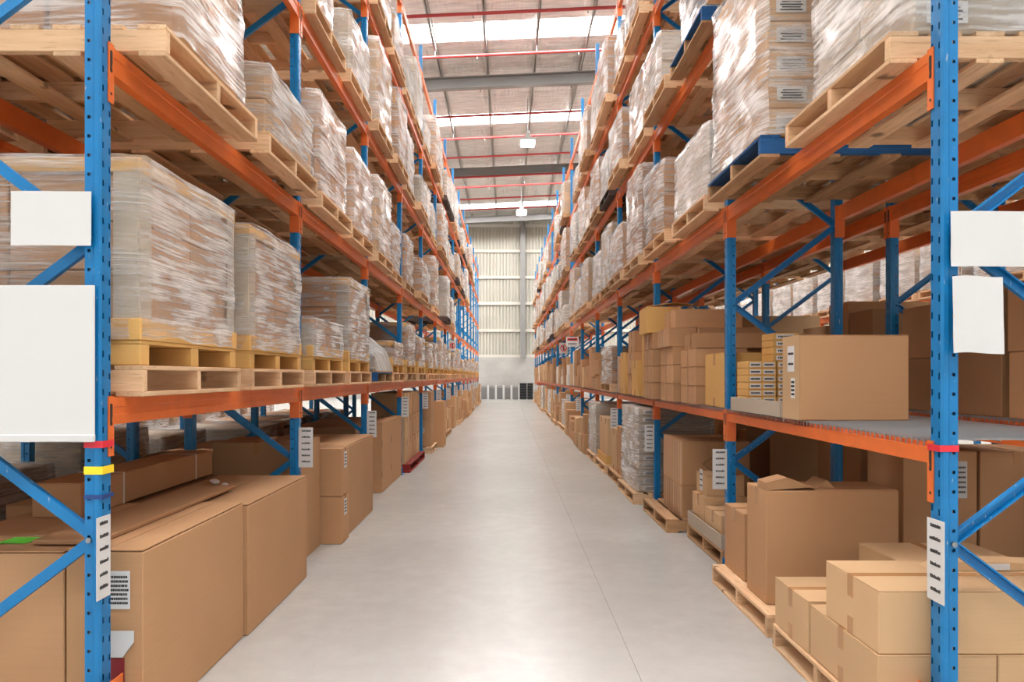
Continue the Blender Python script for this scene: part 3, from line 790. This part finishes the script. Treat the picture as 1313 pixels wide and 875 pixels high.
for bay in range(4, NL):
    ya = YL + WEB / 2 + BAY * bay
    floorbay('L', bay, ya + (2.0 if bay == 4 else 0), ya + CLR, -1.36 + R.uniform(-.08, .04))

# ------------------------------------------------------------------ right floor
g = 'cartons on the floor under the right rack'
pallet(1.40, 2.93, 0, 'front pine pallet on the right floor, under the pale cartons', 'pine', d=1.12, group='floor pallets right')
z = .127
carton(1.41, 1.86, 3.60, 4.04, z, z + .245, 'small pale carton at the aisle edge, behind the front right cartons', 'card_pale', group=g, tape='x')
b = carton(1.415, 1.87, 2.93, 3.585, z, z + .235, 'pale carton lying lowest at the front right, under another carton', 'card_pale', group=g, tape='x')
carton(1.875, 2.5, 2.93, 3.585, z, z + .235, 'pale carton lowest at the right edge, right of the front post', 'card_pale', group=g, tape='x')
c = carton(1.42, 2.42, 2.935, 3.42, z + .237, z + .48, 'wide pale carton on top at the front right, with raised flap', 'card_pale', group=g, tape='x')
o = obj('raised_flap', MB().prism([(-.13, .245), (.45, .245), (.45, .27), (.0, .285)], .05, .17).me('raised_flap', 'card_pale'), c)
obj('flap_label', MB().box(.1, .19, .045, .049, .25, .275).me('flap_label', 'paper'), c)
carton(1.9, 2.5, 3.65, 4.15, z, z + .4, 'pale carton behind the wide front right carton', 'card_pale', group=g)
pallet(1.42, 4.19, 0, 'second pine pallet on the right floor, under the open carton', 'pine', group='floor pallets right')
d = carton(1.475, 2.23, 4.37, 4.72, z, .775, 'large brown carton with open flaps behind the front right boxes', group=g, tape=None, flaps=False)
h_ = .775 - z
obj('open_flap', MB().prism([(-.3775, h_), (-.10, h_ + .02), (-.12, h_ + .026), (-.26, h_ + .075), (-.3775, h_ + .045)], -.17, -.02).me('open_flap', 'card'), d)
obj('open_flap', MB().prism([(-.06, h_ + .001), (.0, h_ + .05), (.05, h_ + .001)], -.1, .1).me('open_flap', 'card'), d)
part('folded_flap', d, -.1, .37, -.17, .17, h_, h_ + .006, 'card'); obj('tape', MB().box(-.3787, -.3775, -.03, .02, h_ - .1, h_).me('tape', 'tape'), d)
e = carton(1.50, 1.82, 4.86, 5.29, z, .555, 'upright brown carton at the aisle between open carton and second post', group=g, tape='x')
for k in range(3): carton(1.86, 2.3, 4.86, 5.25, z + .14 * k, z + .14 * k + .137, 'flat carton behind the upright right carton, %s of three from floor' % ORD[k], 'card', group=g)
# second bay
pallet(1.60, 5.72, 0, 'pallet under the low cardboard tray by the second right post', 'oldwood', w=1.0, d=1.1, group='floor pallets right')
o = empty('cardboard_tray', (2.1, 6.27, z), 'low cardboard tray of cartons by the second right post', 'tray')
for q in ((-.5, -.488, -.53, .53), (.488, .5, -.53, .53), (-.488, .488, -.53, -.518), (-.488, .488, .518, .53)): part('tray_side', o, *q, 0, .11, 'card_grey')
part('tray_base', o, -.488, .488, -.518, .518, 0, .006, 'card_grey')
carton(1.63, 2.0, 6.35, 6.75, z + .008, .42, 'small carton in the tray by the second right post, farther one', 'card_pale', group=g, tape='x')
carton(1.63, 2.0, 5.85, 6.33, z + .008, .36, 'small carton in the tray by the second right post, nearer one', 'card_pale', group=g, tape='x')
c = carton(1.66, 1.98, 6.4, 6.72, .422, .60, 'carton with hanging white paper on top in the tray', 'card_pale', group=g); sticker(c, (-.161, 0, .12), .1, .18, 'x-', 3)
pallet(1.45, 6.98, 0, 'weathered pallet under the taped carton block, right floor second bay', 'oldwood', w=1.05, d=1.2, group='floor pallets right')
for j in range(2):
    for k, (za, zb) in enumerate(((.127, .42), (.422, .83))):
        c = carton(1.6 + .0 * j, 2.22, 7.02 + .42 * j, 7.02 + .42 * j + .41, za, zb, 'taped carton of the block near third right post, %s %s' % (('lower', 'upper')[k], ('near', 'far')[j]), group=g, tape=None)
        for i in range(4):
            hh = zb - za; y = -.15 + .1 * i
            obj('edge_tape', MB().box(-.3112, -.31, y - .008, y + .008, .01, hh - .01).me('edge_tape', 'card_grey'), c)
        obj('diamond_mark', MB().bar((-.12, -.206, .2), (0, -.206, .28), .004, .001).bar((0, -.206, .28), (.12, -.206, .2), .004, .001).bar((.12, -.206, .2), (0, -.206, .12), .004, .001).bar((0, -.206, .12), (-.12, -.206, .2), .004, .001).me('diamond_mark', 'ink'), c) if k and not j else None
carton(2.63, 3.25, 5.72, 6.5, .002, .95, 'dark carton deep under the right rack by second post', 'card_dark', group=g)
for i, x in enumerate((2.58, 3.08)):
    c = carton(x, x + .48, 5.0, 5.5, .002, .94, 'brown carton with black barcode print under right rack, %s of two' % ('left', 'right')[i], 'card', group=g)
    sticker(c, (.12, -.252, .75), .11, .24, 'y', 6)
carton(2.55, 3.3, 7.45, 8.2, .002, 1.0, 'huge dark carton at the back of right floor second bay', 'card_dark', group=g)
# third bay
def slatstack():
    pallet(1.40, 8.52, 0, 'pine pallet under the grey wrapped stack by third right post', 'pine', d=1.2, group='floor pallets right')
    o = load(1.46, 2.3, 8.58, 9.68, .127, .94, 'tall grey film-wrapped stack of flat labelled cartons by third right post', 5, True, 11, 1, 2, 'card_grey', 'film', 1, lump=.012)
slatstack()
pallet(1.44, 9.85, 0, 'pallet under two slim upright cartons on the right floor', 'oldwood', d=1.15, group='floor pallets right')
carton(1.48, 1.85, 9.95, 10.35, .127, .76, 'slim upright carton on right floor, nearer of a pair', 'card', group=g, tape='x')
carton(1.48, 1.85, 10.45, 10.85, .127, .70, 'slim upright carton on right floor, farther of a pair', 'card_pale', group=g, tape='x')
pallet(1.42, 11.2, 0, 'pallet under the tray with two tall cartons, right floor', 'pine', d=1.15, group='floor pallets right')
o = empty('cardboard_tray', (1.85, 11.78, z), 'yellowish cardboard tray holding two tall cartons on right floor', 'tray')
for q in ((-.4, -.388, -.55, .55), (.388, .4, -.55, .55), (-.388, .388, -.55, -.538), (-.388, .388, .538, .55)): part('tray_side', o, *q, 0, .13, 'card_yellow')
for i in range(2): carton(1.48, 2.1, 11.26 + .52 * i, 11.76 + .52 * i, z + .002, .80, 'tall carton standing in the yellowish tray, %s one' % ('nearer', 'farther')[i], 'card_pale', group=g, tape='x')
pallet(1.42, 12.6, 0, 'pallet under a grey wrapped stack, right floor fourth bay', 'pine', d=1.1, near=False, group='floor pallets right')
load(1.46, 2.3, 12.65, 13.6, .127, .85, 'grey wrapped stack with white strap, right floor fourth bay', 9, False, 6, 1, 1, 'card_grey', 'film_clear')
for bay in range(4, NR):
    ya = YR + WEB / 2 + BAY * bay
    floorbay('R', bay, ya, ya + CLR, 1.42 + R.uniform(-.06, .06))

# ------------------------------------------------------------------ right rack first level: wire decks and cartons
def deck_me():
    m = MB(); D_ = .86; W_ = .86; r = .0025
    n = 20
    for i in range(n + 1):
        y = i * W_ / n; m.box(-.006, D_, y - r, y + r, 0, .005); m.box(-.0095, -.0055, y - r, y + r, -.022, .005)
    for i in range(10): x = i * .095; m.box(x - r, x + r, 0, W_, -.005, 0)
    return m.me('wire_deck', 'wire')
DECK = deck_me()
for bay in range(6):
    for q in range(3):
        o = obj('wire_deck', DECK, None, (XR - .004, YR + WEB / 2 + BAY * bay + .02 + q * .88, topz('R', 0) + .0055))
        tag(o, 'wire mesh deck on the right first level, %s bay, %s panel' % (ORD[bay], ORD[q]), 'wire deck', 'wire decks on the right rack')
for bay in range(2):
    for q in range(3):
        o = obj('wire_deck', DECK, None, (XR + DEPTH + .336, YR + WEB / 2 + BAY * bay + .02 + q * .88, topz('R', 0) + .0055))
        tag(o, 'wire mesh deck on the rack behind the right rack, %s bay, %s panel' % (ORD[bay], ORD[q]), 'wire deck', 'wire decks on the back rack')
ZD = topz('R', 0) + .012
g = 'cartons on the right rack first level'
h1 = carton(1.555, 2.135, 4.08, 4.33, ZD, ZD + .455, 'big smooth brown carton alone on the first right wire deck', group=g, tape=None)
sticker(h1, (-.291, 0, .33), .1, .14, 'x-', 2); sticker(h1, (-.291, -.03, .17), .06, .11, 'x-', 4)
obj('side_tape', MB().box(-.2912, -.29, -.125, .125, .0, .455).me('side_tape', 'card_pale'), h1)
o = empty('cardboard_tray', (1.76, 4.88, ZD), 'low cardboard tray holding flat boxes on the right wire deck', 'tray')
for q in ((-.2, -.19, -.48, .48), (.19, .2, -.48, .48), (-.19, .19, -.48, -.47), (-.19, .19, .47, .48)): part('tray_side', o, *q, 0, .09, 'card_grey')
part('tray_base', o, -.19, .19, -.47, .47, 0, .005, 'card_grey')
for k in range(7):
    c = carton(1.6, 1.79, 5.10, 5.34, ZD + .006 + .047 * k, ZD + .006 + .047 * k + .046, 'flat white-ended box in the tray, shorter stack, %s from bottom' % ORD[k], 'card_yellow', group='flat boxes in the tray', flaps=False, tape=None)
    sticker(c, (-.045, -.121, .023), .075, .03, 'y', 1); sticker(c, (.045, -.121, .023), .075, .03, 'y', 1)
for k in range(11):
    c = carton(1.80 - .03 * (k > 6), 1.94, 5.12, 5.34, ZD + .006 + .047 * k, ZD + .006 + .047 * k + .046, 'flat white-ended box in the tray, taller stack, %s from bottom' % ORD[k], 'card_yellow', group='flat boxes in the tray', flaps=False, tape=None)
    sticker(c, (.0, -.111, .023), .12, .03, 'y', 1)
carton(2.15, 2.4, 4.6, 4.9, ZD, ZD + .12, 'small pale box beside the big smooth carton on the wire deck', 'card_pale', group=g)
i_ = carton(1.60, 2.36, 5.66, 6.2, ZD, ZD + .41, 'large yellow carton with black print right behind second right post', 'card_yellow', group=g, tape='x')
obj('print', MB().box(.0, .03, -.272, -.2705, .33, .38).box(.04, .055, -.272, -.2705, .33, .38).box(.06, .075, -.272, -.2705, .33, .38).box(.08, .1, -.272, -.2705, .33, .38).me('print', 'ink'), i_)
def col(xa, xb, ya, yb, hs, name, mat='card', z0=ZD):
    z = z0
    for k, hh in enumerate(hs):
        carton(xa, xb, ya, yb, z, z + hh - .002, 'brown carton in the %s, %s from the deck' % (name, ORD[k]), mat, group=g, tape='x'); z += hh
    return z
col(1.55, 1.98, 6.32, 6.85, (.155, .155, .155), 'stack right behind the large yellow carton')
carton(1.58, 2.30, 6.35, 6.85, ZD + .466, ZD + .60, 'wide carton topping the stack behind the yellow carton', group=g, tape='x')
za = col(1.50, 1.92, 6.95, 7.5, (.17, .17, .165), 'tallest stack in the second bay')
carton(1.47, 1.72, 6.97, 7.5, za, za + .17, 'left of two cartons on the tallest stack, second right bay', group=g, tape='x')
carton(1.73, 2.28, 6.95, 7.5, za, za + .17, 'right of two cartons on the tallest stack, second right bay', group=g, tape='x')
carton(1.53, 2.14, 6.98, 7.45, za + .172, za + .34, 'topmost carton of the tallest stack, second right bay', group=g, tape='x')
zc_ = col(1.46, 1.78, 7.72, 8.2, (.17, .17, .165, .165), 'slim stack before third right post')
oy = carton(1.41, 1.75, 7.72, 8.18, zc_, zc_ + .26, 'yellow carton with open lid flap on top of the slim stack', 'card_yellow', group=g, tape=None, flaps=False)
obj('open_flap', MB().prism([(-.17, .261), (.1, .30), (.3, .285), (.3, .29), (.1, .306), (-.17, .268)], -.22, .0).me('open_flap', 'card_yellow'), oy)
carton(1.95, 2.4, 7.0, 8.2, ZD, ZD + .5, 'broad carton behind the slim stack on the right wire deck', 'card', group=g)
for bay in range(2, NR):
    ya = YR + WEB / 2 + BAY * bay
    if bay == 3:
        rackload('R', 0, bay, 0, h=.55, film='film', nz=3, xf=1.50); colrow('R', ya + 1.4, ya + CLR - .05, ZD, .8, 'right rack level one, fourth bay', 1.52, near=False)
    else:
        colrow('R', ya + .05, ya + CLR - .05, ZD if bay < 6 else ZD - .011, .85, 'right rack level one, %s bay' % ORD[bay], 1.53 + R.uniform(-.04, .05), near=bay < 4, mats=('card', 'card', 'card_pale', 'card_yellow') if bay < 5 else ('card', 'card_dark', 'card_pale', 'white_card'))
# rack behind the right rack: floor and first level
for bay in range(3):
    ya = YR + WEB / 2 + BAY * bay
    colrow('R', ya + .3, ya + CLR - .05, .003, .95, 'floor behind the right rack, %s bay' % ORD[bay], 3.6 if bay < 2 else 2.8, mats=('card', 'card_dark'), wmax=.8, hmin=.7)
    colrow('R', ya + .3, ya + CLR - .05, ZD if bay < 2 else ZD - .011, 1.0, 'level one of rack behind right rack, %s bay' % ORD[bay], 2.82, mats=('card', 'card_dark', 'card_pale'), wmax=.75, hmin=.5)
# floor behind the left rack
for bay in range(4):
    ya = YL + WEB / 2 + BAY * bay
    for s in (0, 1):
        nm = 'floor behind left rack, %s bay, %s half' % (ORD[bay], ('near', 'far')[s])
        load(-3.9, -2.86 - (.35 if bay in (0, 1) else 0), ya + .08 + 1.32 * s, ya + 1.15 + 1.32 * s, .002, R.uniform(.8, 1.0), 'film-wrapped load on ' + nm, 40 + bay * 2 + s, False, 3, 1, 1, R.choice(('card_dark', 'card', 'card_grey')), 'film_clear', group='wrapped loads behind the left rack')

# ------------------------------------------------------------------ placards, signs, tapes, guards
def placard(xc, y, zc, label, face, w=.105, h=.29):
    o = empty('location_placard', (xc, y, zc - h / 2), label, 'placard', 'white location placards on the posts')
    m = MB(); rr = random.Random(3)
    if face == 'y':
        part('plate', o, -w / 2, w / 2, -.001, .001, 0, h, 'paper', .0005)
    else:
        part('plate', o, -.001, .001, -w / 2, w / 2, 0, h, 'paper', .0005)
    s = -1 if face in ('y', 'x-') else 1
    for i in range(6):
        z = h * (.92 - .155 * i); u = -w * .28; mm = MB()
        while u < w * .3:
            du = rr.uniform(.004, .009)
            if face == 'y': mm.box(u, u + du, -.0018, -.0008, z - .007, z + .007 - rr.uniform(0, .004))
            else: mm.box(min(s * .0008, s * .0018), max(s * .0008, s * .0018), u, u + du, z - .007, z + .007 - rr.uniform(0, .004))
            u += du + .002
        obj('code_line', mm.me('code_line', 'ink'), o)
    return o
placard(-1.523, 2.90, .745, 'white placard with six code lines on the first left post', 'x+', .10, .31)
placard(1.588, 2.845, .745, 'white placard with six code lines on the first right post', 'x-', .115, .305)
for i in range(1, NL): placard(-1.472, YL + BAY * i - .05, .905 if i < 3 else .98, 'white code placard sticking out from left post %s from the camera' % ORD[i], 'y')
for i in range(1, NR): placard(1.538, YR + BAY * i - .05, .755 if i < 3 else .82, 'white code placard sticking out from right post %s from the camera' % ORD[i], 'y')
def sheet(name, x0, x1, y, z0, z1, label, cat, curl=.02, mat='paper', th=.001):
    nx, nz = 10, 8; v = []; fs = []
    for s in (0, 1):
        for j in range(nz + 1):
            for i in range(nx + 1):
                u, t = i / nx, j / nz
                v.append((x0 + (x1 - x0) * u, y - curl * (u - .5) ** 2 * 2 * (1 - t * .5) - .003 * noise.noise(Vector((u * 4, t * 3, x0))) + s * th, z0 + (z1 - z0) * t + .006 * math.sin(u * 5) * curl * 20))
    N = (nx + 1) * (nz + 1)
    for j in range(nz):
        for i in range(nx):
            k = j * (nx + 1) + i; fs += [(k, k + 1, k + nx + 2, k + nx + 1), (N + k, N + k + nx + 1, N + k + nx + 2, N + k + 1)]
    return tag(obj(name, mesh(name, v, fs, mat, smooth=True)), label, cat)
sheet('paper_sign', -1.853, -1.553, 2.872, 1.917, 2.12, 'blank white paper taped to the first left frame above the whiteboard', 'paper sign', .008)
sheet('paper_sign', 1.617, 1.95, 2.80, 1.828, 2.03, 'upper blank white paper hung on the first right frame', 'paper sign', .008)
sheet('paper_sign', 1.62, 1.803, 2.80, 1.512, 1.792, 'lower blank white paper hung on the first right frame', 'paper sign', .03)
o = empty('whiteboard', (-1.99, 2.872, 1.182), 'large blank white board fixed to the first left frame', 'whiteboard')
part('panel', o, -.45, .449, -.004, .004, 0, .586, 'paper', .002); part('bottom_trim', o, -.45, .45, -.009, .006, 0, .028, 'paper', .003)
def band(xf, sgn, y, z, h, mat, label):
    o = obj('tape_band', MB().box(min(-.0075 * sgn, FL * sgn), max(-.0075 * sgn, FL * sgn), -WEB / 2 - .002, -WEB / 2 - .0005, 0, h).box(min(-.0085 * sgn, -.0073 * sgn), max(-.0085 * sgn, -.0073 * sgn), -WEB / 2 - .002, WEB / 2, 0, h).me('tape_band', mat), None, (xf, y, z))
    return tag(o, label, 'tape')
band(XL, -1, YL, 1.158, .026, 'red', 'red tape wrapped round the first left post at beam height')
band(XL, -1, YL, 1.058, .03, 'yellow', 'yellow tape wrapped round the first left post below the beam')
band(XL, -1, YL, .965, .016, 'navy', 'dark blue tape wrapped round the first left post')
band(XR, 1, YR, 1.15, .024, 'red', 'red tape wrapped round the first right post at beam height')
for nm, xf, s, y in (('left', XL, -1, YL), ('right', XR, 1, YR)):
    o = empty('column_guard', (xf, y, 0), 'orange steel guard at the foot of the first %s post' % nm, 'post guard')
    X = lambda a, b: (min(a * s, b * s), max(a * s, b * s))
    a = X(-.03, -.024); part('front_plate', o, *a, -.09, .07, 0, .27, 'orange')
    a = X(-.024, .07); part('side_plate', o, *a, -.09, -.084, 0, .25, 'orange')
    obj('pointed_wing', MB().prism([(-.024 * s, .25), (-.03 * s, .25), (-.06 * s, .30), (-.05 * s, .0), (-.024 * s, 0)], -.085, -.081).me('pointed_wing', 'orange'), o)
def hang_sign(x0, x1, y, z0, z1, label, kind):
    o = empty('hanging_sign', ((x0 + x1) / 2, y, z0), label, 'sign'); w, h = x1 - x0, z1 - z0
    part('board', o, -w / 2, w / 2, 0, .006, 0, h, 'paper')
    if kind == 'danger':
        obj('red_header', cbox(w * .8, .002, h * .3, 'red', .0003), o, (0, -.0012, h * .6)); obj('header_bar', cbox(w * .6, .002, h * .12, 'ink', .0003), o, (0, -.0032, h * .69))
        for q in range(2): obj('text_line', cbox(w * .7, .002, h * .06, 'ink', .0003), o, (0, -.0012, h * (.3 - .16 * q)))
    else:
        m = MB(); r0, r1 = w * .3, w * .4; n = 24; cz = h * .5
        for i in range(n):
            a, b = i * 2 * math.pi / n, (i + 1) * 2 * math.pi / n
            m.quad(*[(r * math.cos(t), -.0012, cz + r * math.sin(t)) for r, t in ((r0, a), (r1, a), (r1, b), (r0, b))])
        m.bar((-r0 * .75, -.0012, cz + r0 * .75), (r0 * .75, -.0012, cz - r0 * .75), w * .09, .001)
        obj('prohibition_ring', m.me('prohibition_ring', 'red'), o); obj('pictogram', cbox(w * .16, .001, h * .4, 'ink', .0002), o, (0, -.0006, h * .3))
    obj('hanger', MB().box(-w * .3, -w * .3 + .006, 0, .006, h, h + .25).box(w * .3, w * .3 + .006, 0, .006, h, h + .25).me('hanger', 'steel'), o)
hang_sign(1.48, 1.80, 19.253, 2.16, 2.40, 'white notice with a red header hanging from the right rack', 'danger')
hang_sign(1.5, 1.74, 21.993, 2.07, 2.37, 'white sign with red prohibition ring on the right rack', 'ring')
hang_sign(-1.66, -1.46, 22.063, 2.14, 2.44, 'white sign with red prohibition ring on the left rack', 'ring')

# ------------------------------------------------------------------ things against the back wall
for i in range(5):
    o = empty('wire_cage', (-1.37 + .47 * i, 46.3, 0), 'low grey wire cage at the back wall, %s from the left' % ORD[i], 'wire cage', 'wire cages at the back wall')
    for sx in (-1, 1):
        for sy in (-1, 1): part('cage_post', o, sx * .2 - .02, sx * .2 + .02, sy * .2 - .02, sy * .2 + .02, 0, .86, 'paper', .003)
    for sy in (-1, 1):
        m = MB()
        for q in range(9): m.box(-.17 + q * .0425 - .006, -.17 + q * .0425 + .006, sy * .2 - .005, sy * .2 + .005, .08, .82)
        for q in range(7): m.box(-.19, .19, sy * .2 - .006, sy * .2 + .006, .08 + q * .12, .095 + q * .12)
        obj('mesh_side', m.me('mesh_side', 'grey'), o)
    part('cage_floor', o, -.19, .19, -.19, .19, .05, .07, 'black'); part('inner_bin', o, -.17, .17, -.17, .17, .071, .72, 'grey', .01)
for i in range(2):
    for k in range(6):
        o = empty('plastic_crate', (.98 + .46 * i, 46.3, .165 * k), 'black plastic crate, %s stack at the back wall, %s from floor' % (('left', 'right')[i], ORD[k]), 'crate', 'black crates at the back wall')
        part('rim', o, -.22, .22, -.22, .22, .13, .16, 'black', .004); part('base', o, -.2, .2, -.2, .2, 0, .02, 'black')
        for q in range(5): part('slat', o, -.2 + q * .09, -.16 + q * .09, -.2, -.19, .02, .13, 'black'); 
        part('back_side', o, -.2, .2, .19, .2, .02, .13, 'black')
